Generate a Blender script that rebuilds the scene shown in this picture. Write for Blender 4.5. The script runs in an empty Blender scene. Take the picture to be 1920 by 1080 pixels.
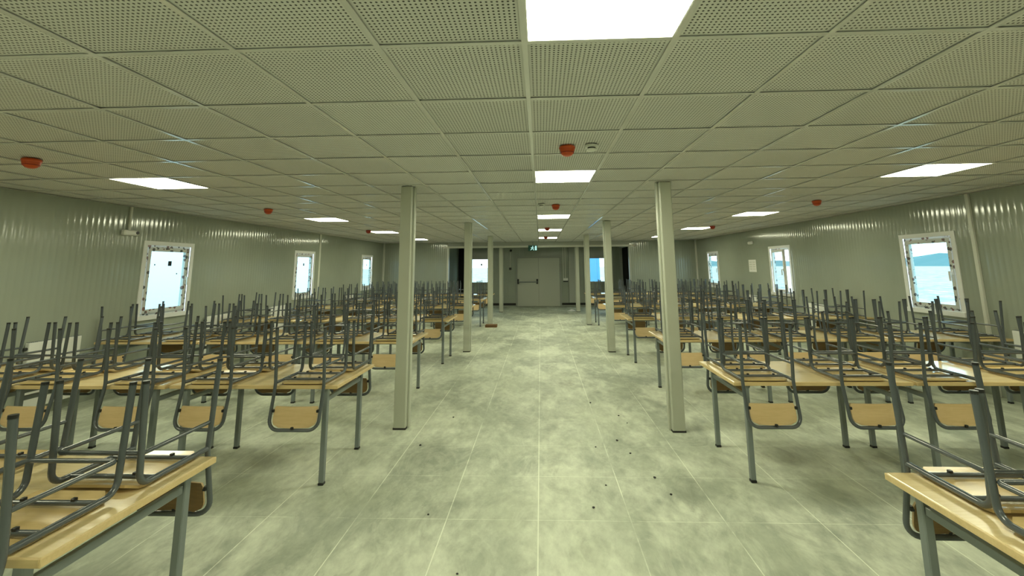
import bpy, bmesh, math, random
from mathutils import Vector, Matrix
random.seed(7)
S = bpy.context.scene
COL = S.collection
PI = math.pi

# ------------------------------------------------------------------ camera
CAM_H = 1.6371
FPX, PCX, PCY = 820.16, 980.59, 375.58          # focal length and principal point in pixels (1920x1080)
YAW, PIT, ROL = 0.03834, 0.15029, 0.009385
Rz = Matrix(((math.cos(YAW), math.sin(YAW), 0), (-math.sin(YAW), math.cos(YAW), 0), (0, 0, 1)))
Rx = Matrix(((1, 0, 0), (0, math.cos(PIT), math.sin(PIT)), (0, -math.sin(PIT), math.cos(PIT))))
Rr = Matrix(((math.cos(ROL), 0, -math.sin(ROL)), (0, 1, 0), (math.sin(ROL), 0, math.cos(ROL))))
RW = Rr @ Rx @ Rz                                 # rows: camera right, forward, up
cam_data = bpy.data.cameras.new('camera')
cam = bpy.data.objects.new('camera', cam_data)
COL.objects.link(cam)
cr, cf, cu = RW[0], RW[1], RW[2]
cam.matrix_world = Matrix(((cr[0], cu[0], -cf[0], 0), (cr[1], cu[1], -cf[1], 0), (cr[2], cu[2], -cf[2], CAM_H), (0, 0, 0, 1)))
cam_data.sensor_fit = 'HORIZONTAL'
cam_data.sensor_width = 36.0
cam_data.lens = FPX / 1920 * 36.0
cam_data.shift_x = (960 - PCX) / 1920
cam_data.shift_y = (PCY - 540) / 1920
cam_data.clip_start = 0.05
cam_data.clip_end = 2000
S.camera = cam

def project(x, y, z):
    q = RW @ Vector((x, y, z - CAM_H))
    if q[1] < 0.05:
        return None
    return PCX + FPX * q[0] / q[1], PCY - FPX * q[2] / q[1]

# ------------------------------------------------------------------ world, exposure
W = bpy.data.worlds.new('World')
S.world = W
W.use_nodes = True
bg = W.node_tree.nodes['Background']
bg.inputs[0].default_value = (0.78, 0.94, 1.0, 1)       # even overcast sky
bg.inputs[1].default_value = 4.0
S.view_settings.view_transform = 'Standard'
S.view_settings.look = 'None'
S.view_settings.gamma = 1
S.view_settings.use_curve_mapping = False
S.view_settings.exposure = 0.0
LED_STRENGTH = 29.5
LED_COLOR = (1.0, 1.0, 0.70)

# ------------------------------------------------------------------ dimensions
CEIL = 2.529
XL, XR = -5.80, 5.62          # side walls
YB, YE = -2.55, 16.10         # wall behind the camera, end wall
YD = 18.55                    # wall of the recess with the door
OXL, OXR = -3.40, 3.23        # opening in the end wall
OZ = 2.345                    # underside of its lintel
TH = 0.735                    # table height

# ------------------------------------------------------------------ materials
MATS = {}
def nodes_of(name):
    m = bpy.data.materials.new(name)
    m.use_nodes = True
    MATS[name] = m
    nt = m.node_tree
    return m, nt, nt.nodes['Principled BSDF']
def mat(name, col, rough=0.5, metal=0.0, spec=0.5, coat=0.0):
    m, nt, b = nodes_of(name)
    b.inputs['Base Color'].default_value = (*col, 1)
    b.inputs['Roughness'].default_value = rough
    b.inputs['Metallic'].default_value = metal
    b.inputs['Specular IOR Level'].default_value = spec
    b.inputs['Coat Weight'].default_value = coat
    b.inputs['Coat Roughness'].default_value = 0.12
    return m
def N(nt, typ, **kw):
    n = nt.nodes.new(typ)
    for k, v in kw.items():
        setattr(n, k, v)
    return n
def math_node(nt, op, a, b=None, c=None):
    n = nt.nodes.new('ShaderNodeMath')
    n.operation = op
    for i, v in enumerate((a, b, c)):
        if v is None:
            continue
        if isinstance(v, (int, float)):
            n.inputs[i].default_value = v
        else:
            nt.links.new(v, n.inputs[i])
    return n.outputs[0]
def ramp(nt, fac, stops):
    r = nt.nodes.new('ShaderNodeValToRGB')
    e = r.color_ramp.elements
    while len(e) < len(stops):
        e.new(0.5)
    for i, (p, c) in enumerate(stops):
        e[i].position = p
        e[i].color = (*c, 1)
    nt.links.new(fac, r.inputs[0])
    return r.outputs[0]
def noise(nt, vec, scale, detail=4, rough=0.55):
    n = nt.nodes.new('ShaderNodeTexNoise')
    n.inputs['Scale'].default_value = scale
    n.inputs['Detail'].default_value = detail
    n.inputs['Roughness'].default_value = rough
    if vec is not None:
        nt.links.new(vec, n.inputs['Vector'])
    return n.outputs[0]
def mixc(nt, fac, a, b, mode='MIX'):
    n = nt.nodes.new('ShaderNodeMix')
    n.data_type = 'RGBA'
    n.blend_type = mode
    for sock, v in ((n.inputs[0], fac), (n.inputs[6], a), (n.inputs[7], b)):
        if isinstance(v, (int, float)):
            sock.default_value = v
        elif isinstance(v, tuple):
            sock.default_value = (*v, 1)
        else:
            nt.links.new(v, sock)
    return n.outputs[2]
def bump(nt, b, height, strength, dist=0.01):
    n = nt.nodes.new('ShaderNodeBump')
    n.inputs['Strength'].default_value = strength
    n.inputs['Distance'].default_value = dist
    nt.links.new(height, n.inputs['Height'])
    nt.links.new(n.outputs[0], b.inputs['Normal'])

# perforated gypsum ceiling tile (UV 0..1 over a 0.6 m tile)
def make_tile_mat():
    m, nt, b = nodes_of('perforated_tile')
    uv = N(nt, 'ShaderNodeUVMap')
    sx = N(nt, 'ShaderNodeSeparateXYZ')
    nt.links.new(uv.outputs[0], sx.inputs[0])
    cnt = 32.0
    fx = math_node(nt, 'SUBTRACT', math_node(nt, 'FRACT', math_node(nt, 'MULTIPLY', sx.outputs[0], cnt)), 0.5)
    fy = math_node(nt, 'SUBTRACT', math_node(nt, 'FRACT', math_node(nt, 'MULTIPLY', sx.outputs[1], cnt)), 0.5)
    d2 = math_node(nt, 'ADD', math_node(nt, 'MULTIPLY', fx, fx), math_node(nt, 'MULTIPLY', fy, fy))
    hole = math_node(nt, 'LESS_THAN', d2, 0.055)
    ex = math_node(nt, 'LESS_THAN', math_node(nt, 'ABSOLUTE', math_node(nt, 'SUBTRACT', sx.outputs[0], 0.5)), 0.4685)
    ey = math_node(nt, 'LESS_THAN', math_node(nt, 'ABSOLUTE', math_node(nt, 'SUBTRACT', sx.outputs[1], 0.5)), 0.4685)
    mask = math_node(nt, 'MULTIPLY', hole, math_node(nt, 'MULTIPLY', ex, ey))
    oi = N(nt, 'ShaderNodeObjectInfo')
    tone = ramp(nt, oi.outputs['Random'], [(0, (0.68, 0.675, 0.655)), (1, (0.73, 0.725, 0.705))])
    c = mixc(nt, mask, tone, (0.07, 0.07, 0.065))
    nt.links.new(c, b.inputs['Base Color'])
    b.inputs['Roughness'].default_value = 0.75
    b.inputs['Specular IOR Level'].default_value = 0.25
    return m
make_tile_mat()
mat('grid_white', (0.70, 0.695, 0.68), 0.16, 0.0, 0.7)
mat('frame_white', (0.80, 0.80, 0.78), 0.35)
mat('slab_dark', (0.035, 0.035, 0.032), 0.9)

# painted ribbed sheet metal
def make_wall_mat():
    m, nt, b = nodes_of('wall_sheet')
    tc = N(nt, 'ShaderNodeNewGeometry')
    n = noise(nt, tc.outputs['Position'], 0.7, 3)
    c = ramp(nt, n, [(0.3, (0.315, 0.348, 0.29)), (0.7, (0.365, 0.40, 0.335))])
    nt.links.new(c, b.inputs['Base Color'])
    b.inputs['Roughness'].default_value = 0.11
    b.inputs['Specular IOR Level'].default_value = 0.7
make_wall_mat()
mat('wall_plain', (0.42, 0.44, 0.39), 0.35)
mat('column_paint', (0.50, 0.52, 0.44), 0.32)
mat('dark_gap', (0.03, 0.03, 0.027), 0.8)
mat('door_paint', (0.52, 0.54, 0.47), 0.35)
mat('door_frame_paint', (0.33, 0.35, 0.31), 0.4)
mat('black_plastic', (0.012, 0.013, 0.014), 0.4)
mat('white_plastic', (0.78, 0.78, 0.74), 0.35)
mat('conduit_white', (0.66, 0.67, 0.60), 0.35)
mat('orange_plastic', (0.58, 0.075, 0.008), 0.35)
mat('red_dark', (0.35, 0.03, 0.01), 0.4)
mat('pvc_white', (0.80, 0.81, 0.80), 0.3)
mat('radiator_white', (0.80, 0.81, 0.78), 0.3)
mat('pebble_dark', (0.03, 0.03, 0.028), 0.8)
mat('paper_white', (0.85, 0.85, 0.82), 0.7)
mat('cardboard', (0.22, 0.12, 0.05), 0.7)
mat('sign_green', (0.0, 0.10, 0.07), 0.3)

# protective film with blotchy print on the window frames
def make_film():
    m, nt, b = nodes_of('printed_film')
    g = N(nt, 'ShaderNodeNewGeometry')
    v = N(nt, 'ShaderNodeTexVoronoi')
    v.inputs['Scale'].default_value = 14
    nt.links.new(g.outputs['Position'], v.inputs['Vector'])
    n = noise(nt, g.outputs['Position'], 30, 3)
    mask = math_node(nt, 'LESS_THAN', math_node(nt, 'ADD', v.outputs['Distance'], math_node(nt, 'MULTIPLY', n, 0.4)), 0.56)
    n2 = noise(nt, g.outputs['Position'], 9, 2)
    ink = ramp(nt, n2, [(0.42, (0.07, 0.08, 0.08)), (0.55, (0.16, 0.10, 0.09)), (0.7, (0.32, 0.16, 0.12))])
    c = mixc(nt, mask, (0.60, 0.62, 0.60), ink)
    nt.links.new(c, b.inputs['Base Color'])
    b.inputs['Roughness'].default_value = 0.3
make_film()

# window glass: thin, tinted, a little mirror
def make_glass(name, tint):
    m = bpy.data.materials.new(name)
    m.use_nodes = True
    MATS[name] = m
    nt = m.node_tree
    nt.nodes.clear()
    out = N(nt, 'ShaderNodeOutputMaterial')
    tr = N(nt, 'ShaderNodeBsdfTransparent')
    tr.inputs[0].default_value = (*tint, 1)
    gl = N(nt, 'ShaderNodeBsdfGlossy')
    gl.inputs['Roughness'].default_value = 0.02
    lw = N(nt, 'ShaderNodeLayerWeight')
    lw.inputs[0].default_value = 0.5
    fr = math_node(nt, 'ADD', 0.03, math_node(nt, 'MULTIPLY', math_node(nt, 'POWER', lw.outputs['Facing'], 4.0), 0.5))
    mx = N(nt, 'ShaderNodeMixShader')
    nt.links.new(fr, mx.inputs[0])
    nt.links.new(tr.outputs[0], mx.inputs[1])
    nt.links.new(gl.outputs[0], mx.inputs[2])
    nt.links.new(mx.outputs[0], out.inputs[0])
make_glass('window_glass', (0.82, 0.97, 1.0))
make_glass('window_glass_clear', (0.86, 0.97, 1.0))

def make_emit(name, col, strength):
    m = bpy.data.materials.new(name)
    m.use_nodes = True
    MATS[name] = m
    nt = m.node_tree
    nt.nodes.clear()
    out = N(nt, 'ShaderNodeOutputMaterial')
    e = N(nt, 'ShaderNodeEmission')
    e.inputs[0].default_value = (*col, 1)
    e.inputs[1].default_value = strength
    nt.links.new(e.outputs[0], out.inputs[0])
make_emit('led_diffuser', LED_COLOR, LED_STRENGTH)
make_emit('sign_glow', (0.55, 1.0, 0.9), 0.9)

# cement-board floor panels with dust, scuffs and damp stains
def floor_nodes(name, dust):
    m, nt, b = nodes_of(name)
    g = N(nt, 'ShaderNodeNewGeometry')
    P = g.outputs['Position']
    mp = N(nt, 'ShaderNodeMapping')
    mp.inputs['Scale'].default_value = (1.0, 0.55, 1)
    mp.inputs['Rotation'].default_value = (0, 0, 0.5)
    nt.links.new(P, mp.inputs[0])
    big = noise(nt, P, 0.55, 6, 0.6)
    mid = noise(nt, mp.outputs[0], 1.9, 8, 0.62)
    fine = noise(nt, mp.outputs[0], 14, 6, 0.65)
    wv = nt.nodes.new('ShaderNodeTexNoise')
    wv.inputs['Scale'].default_value = 2.6
    wv.inputs['Detail'].default_value = 9
    wv.inputs['Roughness'].default_value = 0.68
    wv.inputs['Distortion'].default_value = 1.6
    nt.links.new(mp.outputs[0], wv.inputs['Vector'])
    base = ramp(nt, big, [(0.32, (0.33, 0.37, 0.31)), (0.5, (0.48, 0.53, 0.43)), (0.66, (0.60, 0.65, 0.52))])
    dusty = ramp(nt, mid, [(0.47, (0, 0, 0)), (0.60, (1, 1, 1))])
    c = mixc(nt, math_node(nt, 'MULTIPLY', dusty, 0.8), base, (0.74, 0.79, 0.66))
    st = noise(nt, mp.outputs[0], 1.1, 5, 0.7)
    stain = ramp(nt, st, [(0.56, (0, 0, 0)), (0.72, (1, 1, 1))])
    c = mixc(nt, math_node(nt, 'MULTIPLY', stain, 0.7), c, (0.24, 0.26, 0.215))
    scuff = ramp(nt, wv.outputs[0], [(0.50, (0, 0, 0)), (0.545, (1, 1, 1)), (0.575, (1, 1, 1)), (0.64, (0, 0, 0))])
    c = mixc(nt, math_node(nt, 'MULTIPLY', scuff, 0.22), c, (0.78, 0.83, 0.70))
    blot = ramp(nt, wv.outputs[0], [(0.30, (1, 1, 1)), (0.43, (0, 0, 0))])
    c = mixc(nt, math_node(nt, 'MULTIPLY', blot, 0.5), c, (0.27, 0.29, 0.235))
    f = ramp(nt, fine, [(0.3, (0.80, 0.80, 0.80)), (0.7, (1.08, 1.08, 1.08))])
    c = mixc(nt, 1.0, c, f, 'MULTIPLY')
    if dust:
        c = mixc(nt, math_node(nt, 'MULTIPLY', ramp(nt, mid, [(0.40, (0.10, 0.10, 0.10)), (0.53, (1, 1, 1))]), 0.95), c, (0.88, 0.92, 0.80))
    nt.links.new(c, b.inputs['Base Color'])
    r = ramp(nt, mid, [(0.3, (0.42, 0.42, 0.42)), (0.7, (0.7, 0.7, 0.7))])
    nt.links.new(r, b.inputs['Roughness'])
    b.inputs['Specular IOR Level'].default_value = 0.35
    bump(nt, b, fine, 0.15, 0.004)
floor_nodes('floor_panel', False)
floor_nodes('floor_joint', True)

# beech-coloured wood
def wood(name, a, c2, scale, rough, coat=0.0, axis=0, rnd=True):
    m, nt, b = nodes_of(name)
    tc = N(nt, 'ShaderNodeTexCoord')
    oi = N(nt, 'ShaderNodeObjectInfo')
    ad = N(nt, 'ShaderNodeVectorMath')
    ad.operation = 'ADD'
    cb = N(nt, 'ShaderNodeCombineXYZ')
    for k in range(3):
        nt.links.new(math_node(nt, 'MULTIPLY', oi.outputs['Random'], 13.0 + 5 * k), cb.inputs[k])
    nt.links.new(tc.outputs['Object'], ad.inputs[0])
    nt.links.new(cb.outputs[0], ad.inputs[1])
    mp = N(nt, 'ShaderNodeMapping')
    sc = [1.0, 1.0, 1.0]
    sc[axis] = 0.09
    mp.inputs['Scale'].default_value = sc
    nt.links.new(ad.outputs[0], mp.inputs[0])
    n1 = noise(nt, mp.outputs[0], scale, 6, 0.6)
    n2 = noise(nt, mp.outputs[0], scale * 4, 3, 0.6)
    n = math_node(nt, 'ADD', math_node(nt, 'MULTIPLY', n1, 0.7), math_node(nt, 'MULTIPLY', n2, 0.3))
    col = ramp(nt, n, [(0.32, a), (0.68, c2)])
    nt.links.new(col, b.inputs['Base Color'])
    b.inputs['Roughness'].default_value = rough
    b.inputs['Coat Weight'].default_value = coat
    b.inputs['Coat Roughness'].default_value = 0.1
wood('table_laminate', (0.70, 0.54, 0.27), (0.82, 0.67, 0.38), 22, 0.26, 0.4, 0)
wood('table_edge', (0.64, 0.47, 0.23), (0.74, 0.57, 0.30), 30, 0.4, 0, 0)
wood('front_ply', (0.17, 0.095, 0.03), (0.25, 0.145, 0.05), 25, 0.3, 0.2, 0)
wood('seat_ply', (0.60, 0.43, 0.18), (0.72, 0.54, 0.27), 25, 0.28, 0.3, 0)
wood('back_ply', (0.62, 0.44, 0.22), (0.72, 0.53, 0.29), 25, 0.32, 0.2, 0)
mat('tube_grey', (0.078, 0.092, 0.104), 0.22, 0.0, 0.8)
mat('leg_grey', (0.19, 0.22, 0.225), 0.32, 0.0, 0.6)
mat('outside_white', (0.86, 0.90, 0.92), 0.6)
mat('outside_blue', (0.09, 0.30, 0.55), 0.5)
def make_ground():
    m, nt, b = nodes_of('outside_ground')
    g = N(nt, 'ShaderNodeNewGeometry')
    n1 = noise(nt, g.outputs['Position'], 0.9, 8, 0.75)
    c = ramp(nt, n1, [(0.35, (0.17, 0.19, 0.17)), (0.5, (0.32, 0.33, 0.29)), (0.62, (0.55, 0.54, 0.50))])
    nt.links.new(c, b.inputs['Base Color'])
    b.inputs['Roughness'].default_value = 0.95
make_ground()
mat('outside_hill', (0.06, 0.14, 0.15), 0.9)
mat('screen_dark', (0.02, 0.03, 0.035), 0.25)

# ------------------------------------------------------------------ mesh helpers
class MB:
    def __init__(self):
        self.v, self.f, self.smooth, self.uv = [], [], [], {}
    def add(self, verts, faces, smooth=False):
        o = len(self.v)
        self.v += [tuple(p) for p in verts]
        for f in faces:
            self.f.append(tuple(i + o for i in f))
            self.smooth.append(smooth)
        return self
    def box(self, x0, x1, y0, y1, z0, z1):
        p = [(x, y, z) for z in (z0, z1) for y in (y0, y1) for x in (x0, x1)]
        return self.add(p, [(0, 2, 3, 1), (4, 5, 7, 6), (0, 1, 5, 4), (2, 6, 7, 3), (0, 4, 6, 2), (1, 3, 7, 5)])
    def cbox(self, x0, x1, y0, y1, z0, z1, b=0.003):
        bm = bmesh.new()
        bmesh.ops.create_cube(bm, size=1)
        for v in bm.verts:
            v.co = ((x0 + x1) / 2 + v.co.x * (x1 - x0), (y0 + y1) / 2 + v.co.y * (y1 - y0), (z0 + z1) / 2 + v.co.z * (z1 - z0))
        bmesh.ops.bevel(bm, geom=list(bm.edges), offset=b, segments=1, affect='EDGES', profile=0.5)
        bm.verts.index_update()
        self.add([v.co[:] for v in bm.verts], [[v.index for v in f.verts] for f in bm.faces])
        bm.free()
        return self
    def tube(self, pts, r, n=8, caps=True):
        pts = [Vector(p) for p in pts]
        t0 = (pts[1] - pts[0]).normalized()
        up = Vector((0, 0, 1)) if abs(t0.z) < 0.9 else Vector((1, 0, 0))
        u = t0.cross(up).normalized()
        rings = []
        for i, p in enumerate(pts):
            if i == 0:
                t = t0
            elif i == len(pts) - 1:
                t = (pts[i] - pts[i - 1]).normalized()
            else:
                t = ((pts[i + 1] - p).normalized() + (p - pts[i - 1]).normalized()).normalized()
            u = (u - t * u.dot(t)).normalized()
            w = t.cross(u)
            rings.append([p + (u * math.cos(2 * PI * k / n) + w * math.sin(2 * PI * k / n)) * r for k in range(n)])
        vs = [q for rg in rings for q in rg]
        fs = []
        for i in range(len(pts) - 1):
            for k in range(n):
                a, b = i * n + k, i * n + (k + 1) % n
                fs.append((a, b, b + n, a + n))
        self.add(vs, fs, True)
        if caps:
            L = (len(pts) - 1) * n
            self.add(rings[0], [tuple(range(n - 1, -1, -1))])
            self.add(rings[-1], [tuple(range(n))])
        return self
    def lathe(self, prof, n=24, c=(0, 0, 0)):
        vs, fs = [], []
        for (r, z) in prof:
            for k in range(n):
                a = 2 * PI * k / n
                vs.append((c[0] + r * math.cos(a), c[1] + r * math.sin(a), c[2] + z))
        for i in range(len(prof) - 1):
            for k in range(n):
                a, b = i * n + k, i * n + (k + 1) % n
                fs.append((a, b, b + n, a + n))
        return self.add(vs, fs, True)
    def mesh(self, name, m):
        me = bpy.data.meshes.new(name)
        me.from_pydata(self.v, [], self.f)
        me.polygons.foreach_set('use_smooth', self.smooth)
        me.materials.append(MATS[m])
        me.update()
        return me

def fillet(pts, r, n=6):
    pts = [Vector(p) for p in pts]
    if not isinstance(r, (list, tuple)):
        r = [r] * (len(pts) - 2)
    out = [pts[0]]
    for i in range(1, len(pts) - 1):
        a, b, c = pts[i - 1], pts[i], pts[i + 1]
        d1, d2 = (a - b).normalized(), (c - b).normalized()
        ang = d1.angle(d2)
        t = r[i - 1] / math.tan(ang / 2)
        p1, p2 = b + d1 * t, b + d2 * t
        cen = b + (d1 + d2).normalized() * (r[i - 1] / math.sin(ang / 2))
        v1, v2 = p1 - cen, p2 - cen
        tot = v1.angle(v2)
        for k in range(n + 1):
            s = k / n
            v = (v1 * math.sin((1 - s) * tot) + v2 * math.sin(s * tot)) / math.sin(tot)
            out.append(cen + v)
    out.append(pts[-1])
    return out

def obj(name, data, parent=None, m=None, loc=(0, 0, 0), rz=0.0):
    if isinstance(data, MB):
        data = data.mesh(name, m)
    o = bpy.data.objects.new(name, data)
    COL.objects.link(o)
    o.location = loc
    o.rotation_euler = (0, 0, rz)
    if parent is not None:
        o.parent = parent
    return o
def tag(o, label, cat=None, group=None, kind=None):
    o['label'] = label
    if cat:
        o['category'] = cat
    if group:
        o['group'] = group
    if kind:
        o['kind'] = kind
    return o
def struct(o, label=None):
    o['kind'] = 'structure'
    if label:
        o['label'] = label
    return o
def copy_tree(o, parent=None):
    c = o.copy()
    COL.objects.link(c)
    c.parent = parent
    for ch in o.children:
        copy_tree(ch, c)
    return c

# ------------------------------------------------------------------ floor
FX0, FY0, FS = -0.040, 3.1354, 0.602
fl = struct(obj('floor', MB().box(XL - 0.1, XR + 0.1, YB - 0.1, YD + 0.1, -0.10, -0.0003), None, 'floor_joint'),
            'dusty grey cement board floor with pale joints')
def clip_range(o, s, i, a, b, g):
    return max(o + s * i + g, a), min(o + s * (i + 1) - g, b)
def area_px(x0, x1, y0, y1, z):
    if y0 < 0.2:
        return 0
    q = [project(x, y, z) for x, y in ((x0, y0), (x1, y0), (x1, y1), (x0, y1))]
    if any(p is None for p in q):
        return 0
    if max(p[0] for p in q) < 0 or min(p[0] for p in q) > 1920 or max(p[1] for p in q) < 0 or min(p[1] for p in q) > 1080:
        return 0
    return abs(sum(q[k][0] * q[(k + 1) % 4][1] - q[(k + 1) % 4][0] * q[k][1] for k in range(4))) / 2
cells = []
for i in range(-11, 11):
    for j in range(-11, 27):
        x0, x1 = clip_range(FX0, FS, i, XL, XR, 0.0035)
        y0, y1 = clip_range(FY0, FS, j, YB, YD, 0.0025)
        if x1 - x0 < 0.02 or y1 - y0 < 0.02:
            continue
        a = area_px(x0, x1, y0, y1, 0)
        if abs((x0 + x1) / 2) < 1.6:
            a *= 6                                   # the open aisle is where the panels can be told apart
        cells.append((a, x0, x1, y0, y1))
cells.sort(key=lambda c: -c[0])
panel_cache = {}
rest = MB()
for k, (a, x0, x1, y0, y1) in enumerate(cells):
    w, d = round(x1 - x0, 4), round(y1 - y0, 4)
    if k < 290 and a > 0:
        if (w, d) not in panel_cache:
            panel_cache[(w, d)] = MB().box(-w / 2, w / 2, -d / 2, d / 2, -0.012, 0).mesh('floor_panel', 'floor_panel')
        obj('floor_panel', panel_cache[(w, d)], fl, loc=((x0 + x1) / 2, (y0 + y1) / 2, random.uniform(0, 0.0006)))
    else:
        rest.box(x0, x1, y0, y1, -0.012, 0.0003)
obj('floor_panel_field', rest, fl, 'floor_panel')['kind'] = 'stuff'

# ------------------------------------------------------------------ ceiling with tile grid
CX0, CY0, CS = -0.0514, 1.6495, 0.6
JMIN, JMAX = -7, 25
LIGHT_I = (-7, 0, 6)
LIGHT_J = (-6, -1, 4, 10, 15, 20)  # row behind the viewer is unseen, added for light balance
ce = struct(obj('ceiling', MB().box(XL - 0.1, XR + 0.1, YB - 0.1, YE + 0.15, CEIL + 0.05, CEIL + 0.12), None, 'slab_dark'),
            'suspended ceiling of white perforated square tiles')
def tile_mesh(w, d, ux0, ux1, uy0, uy1):
    mb = MB().box(-w / 2, w / 2, -d / 2, d / 2, 0, 0.012)
    me = mb.mesh('ceiling_tile', 'perforated_tile')
    uvl = me.uv_layers.new(name='UVMap')
    for lp in me.loops:
        c = me.vertices[lp.vertex_index].co
        uvl.data[lp.index].uv = (ux0 + (ux1 - ux0) * (c.x / w + 0.5), uy0 + (uy1 - uy0) * (c.y / d + 0.5))
    return me
tiles = []
for i in range(-11, 11):
    for j in range(JMIN, JMAX):
        if i in LIGHT_I and j in LIGHT_J:
            continue
        gx, gy = CX0 + CS * i, CY0 + CS * j
        x0, x1 = clip_range(CX0, CS, i, XL, XR, 0.004)
        y0, y1 = clip_range(CY0, CS, j, YB, YE, 0.004)
        if x1 - x0 < 0.03 or y1 - y0 < 0.03:
            continue
        tiles.append((area_px(x0, x1, y0, y1, CEIL), x0, x1, y0, y1, gx, gy))
tiles.sort(key=lambda t: -t[0])
tcache = {}
rest_v, rest_f, rest_uv = [], [], []
for k, (a, x0, x1, y0, y1, gx, gy) in enumerate(tiles):
    w, d = round(x1 - x0, 4), round(y1 - y0, 4)
    u = ((x0 - gx) / CS, (x1 - gx) / CS, (y0 - gy) / CS, (y1 - gy) / CS)
    if k < 295 and a > 0:
        key = (w, d) + tuple(round(q, 3) for q in u)
        if key not in tcache:
            tcache[key] = tile_mesh(w, d, *u)
        obj('ceiling_tile', tcache[key], ce, loc=((x0 + x1) / 2, (y0 + y1) / 2, CEIL + 0.0065 + random.uniform(0, 0.002)))
    else:
        o = len(rest_v)
        z = CEIL + 0.0075
        rest_v += [(x0, y0, z), (x0, y1, z), (x1, y1, z), (x1, y0, z), (x0, y0, z + .012), (x0, y1, z + .012), (x1, y1, z + .012), (x1, y0, z + .012)]
        rest_f += [tuple(o + q for q in f) for f in ((0, 1, 2, 3), (4, 7, 6, 5), (0, 4, 5, 1), (1, 5, 6, 2), (2, 6, 7, 3), (3, 7, 4, 0))]
        cu8 = [(u[0], u[2]), (u[0], u[3]), (u[1], u[3]), (u[1], u[2])] * 2
        rest_uv += cu8
me = bpy.data.meshes.new('ceiling_tile_field')
me.from_pydata(rest_v, [], rest_f)
uvl = me.uv_layers.new(name='UVMap')
for lp in me.loops:
    uvl.data[lp.index].uv = rest_uv[lp.vertex_index]
me.materials.append(MATS['perforated_tile'])
obj('ceiling_tile_field', me, ce)['kind'] = 'stuff'
# exposed tee runners: main runners along the room, cross tees between them
for i in range(-10, 11):
    x = CX0 + CS * i
    if XL < x < XR:
        mb = MB().box(-0.012, 0.012, YB, YE, CEIL - 0.002, CEIL + 0.002).box(-0.0015, 0.0015, YB, YE, CEIL + 0.002, CEIL + 0.035)
        obj('ceiling_main_runner', mb, ce, 'grid_white', (x, 0, 0))
for j in range(JMIN, JMAX):
    y = CY0 + CS * j
    if YB < y < YE:
        mb = MB()
        mb.box(XL, XR, -0.012, 0.012, CEIL - 0.0012, CEIL + 0.002)
        obj('ceiling_cross_tee', mb, ce, 'grid_white', (0, y, 0))
mb = MB().box(XL, XL + 0.022, YB, YE, CEIL - 0.002, CEIL).box(XR - 0.022, XR, YB, YE, CEIL - 0.002, CEIL).box(XL, XR, YE - 0.022, YE, CEIL - 0.002, CEIL)
obj('ceiling_edge_angle', mb, ce, 'grid_white')

# LED panels
led_frame = MB()
h = CS / 2 - 0.006
for s in (-1, 1):
    led_frame.box(-h, h, min(s * h, s * (h - 0.010)), max(s * h, s * (h - 0.010)), -0.001, 0.018)
    led_frame.box(min(s * h, s * (h - 0.010)), max(s * h, s * (h - 0.010)), -h + 0.010, h - 0.010, -0.001, 0.018)
led_frame = led_frame.mesh('light_frame', 'frame_white')
led_diff = MB().box(-h + 0.010, h - 0.010, -h + 0.010, h - 0.010, 0.002, 0.010).mesh('diffuser', 'led_diffuser')
rowname = {-6: 'added unseen behind the viewer', -1: 'in the nearest row', 4: 'in the second row', 10: 'in the third row', 15: 'in the fourth row', 20: 'in the fifth row'}
colname = {-7: 'above the left tables', 0: 'above the aisle', 6: 'above the right tables'}
for j in LIGHT_J:
    for i in LIGHT_I:
        e = obj('ceiling_light', None, None, loc=(CX0 + CS * (i + 0.5), CY0 + CS * (j + 0.5), CEIL))
        tag(e, 'square white LED ceiling panel %s, %s' % (colname[i], rowname[j]), 'ceiling light', 'LED panels in the tile ceiling')
        obj('light_frame', led_frame, e)
        obj('diffuser', led_diff, e)

# ------------------------------------------------------------------ ribbed walls
def ribbed(name, along, fixed, inward, a0, a1, z0, z1, holes=(), m='wall_sheet', pitch=0.075, amp=0.0022):
    """vertical ribbed sheet; along = 'x' or 'y', ribs bulge towards inward (+1/-1)"""
    ks = []
    nseg = int(round((a1 - a0) / pitch)) * 6
    for k in range(nseg + 1):
        ks.append(a0 + (a1 - a0) * k / nseg)
    for hh in holes:
        for e in (hh[0], hh[1]):
            ks = [q for q in ks if abs(q - e) > 0.004] + [e]
    ks.sort()
    vid, V, F = {}, [], []
    def vert(k, z):
        key = (k, z)
        if key not in vid:
            s = ks[k]
            ph = (s / pitch) % 1.0
            d = amp * max(0.0, math.sin(2 * PI * ph)) * inward
            V.append((fixed + d, s, z) if along == 'y' else (s, fixed + d, z))
            vid[key] = len(V) - 1
        return vid[key]
    for k in range(len(ks) - 1):
        mid = (ks[k] + ks[k + 1]) / 2
        iv = [(z0, z1)]
        for hh in holes:
            if hh[0] < mid < hh[1]:
                new = []
                for (p, q) in iv:
                    if hh[2] > p:
                        new.append((p, min(q, hh[2])))
                    if hh[3] < q:
                        new.append((max(p, hh[3]), q))
                iv = new
        for (p, q) in iv:
            if q - p > 1e-4:
                F.append((vert(k, p), vert(k + 1, p), vert(k + 1, q), vert(k, q)))
    flip = (along == 'y' and inward > 0) or (along == 'x' and inward > 0)
    if (along == 'y') == (inward < 0):
        F = [tuple(reversed(f)) for f in F]
    me = bpy.data.meshes.new(name)
    me.from_pydata(V, [], F)
    me.polygons.foreach_set('use_smooth', [True] * len(F))
    me.materials.append(MATS[m])
    o = obj(name, me)
    return struct(o)

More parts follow.
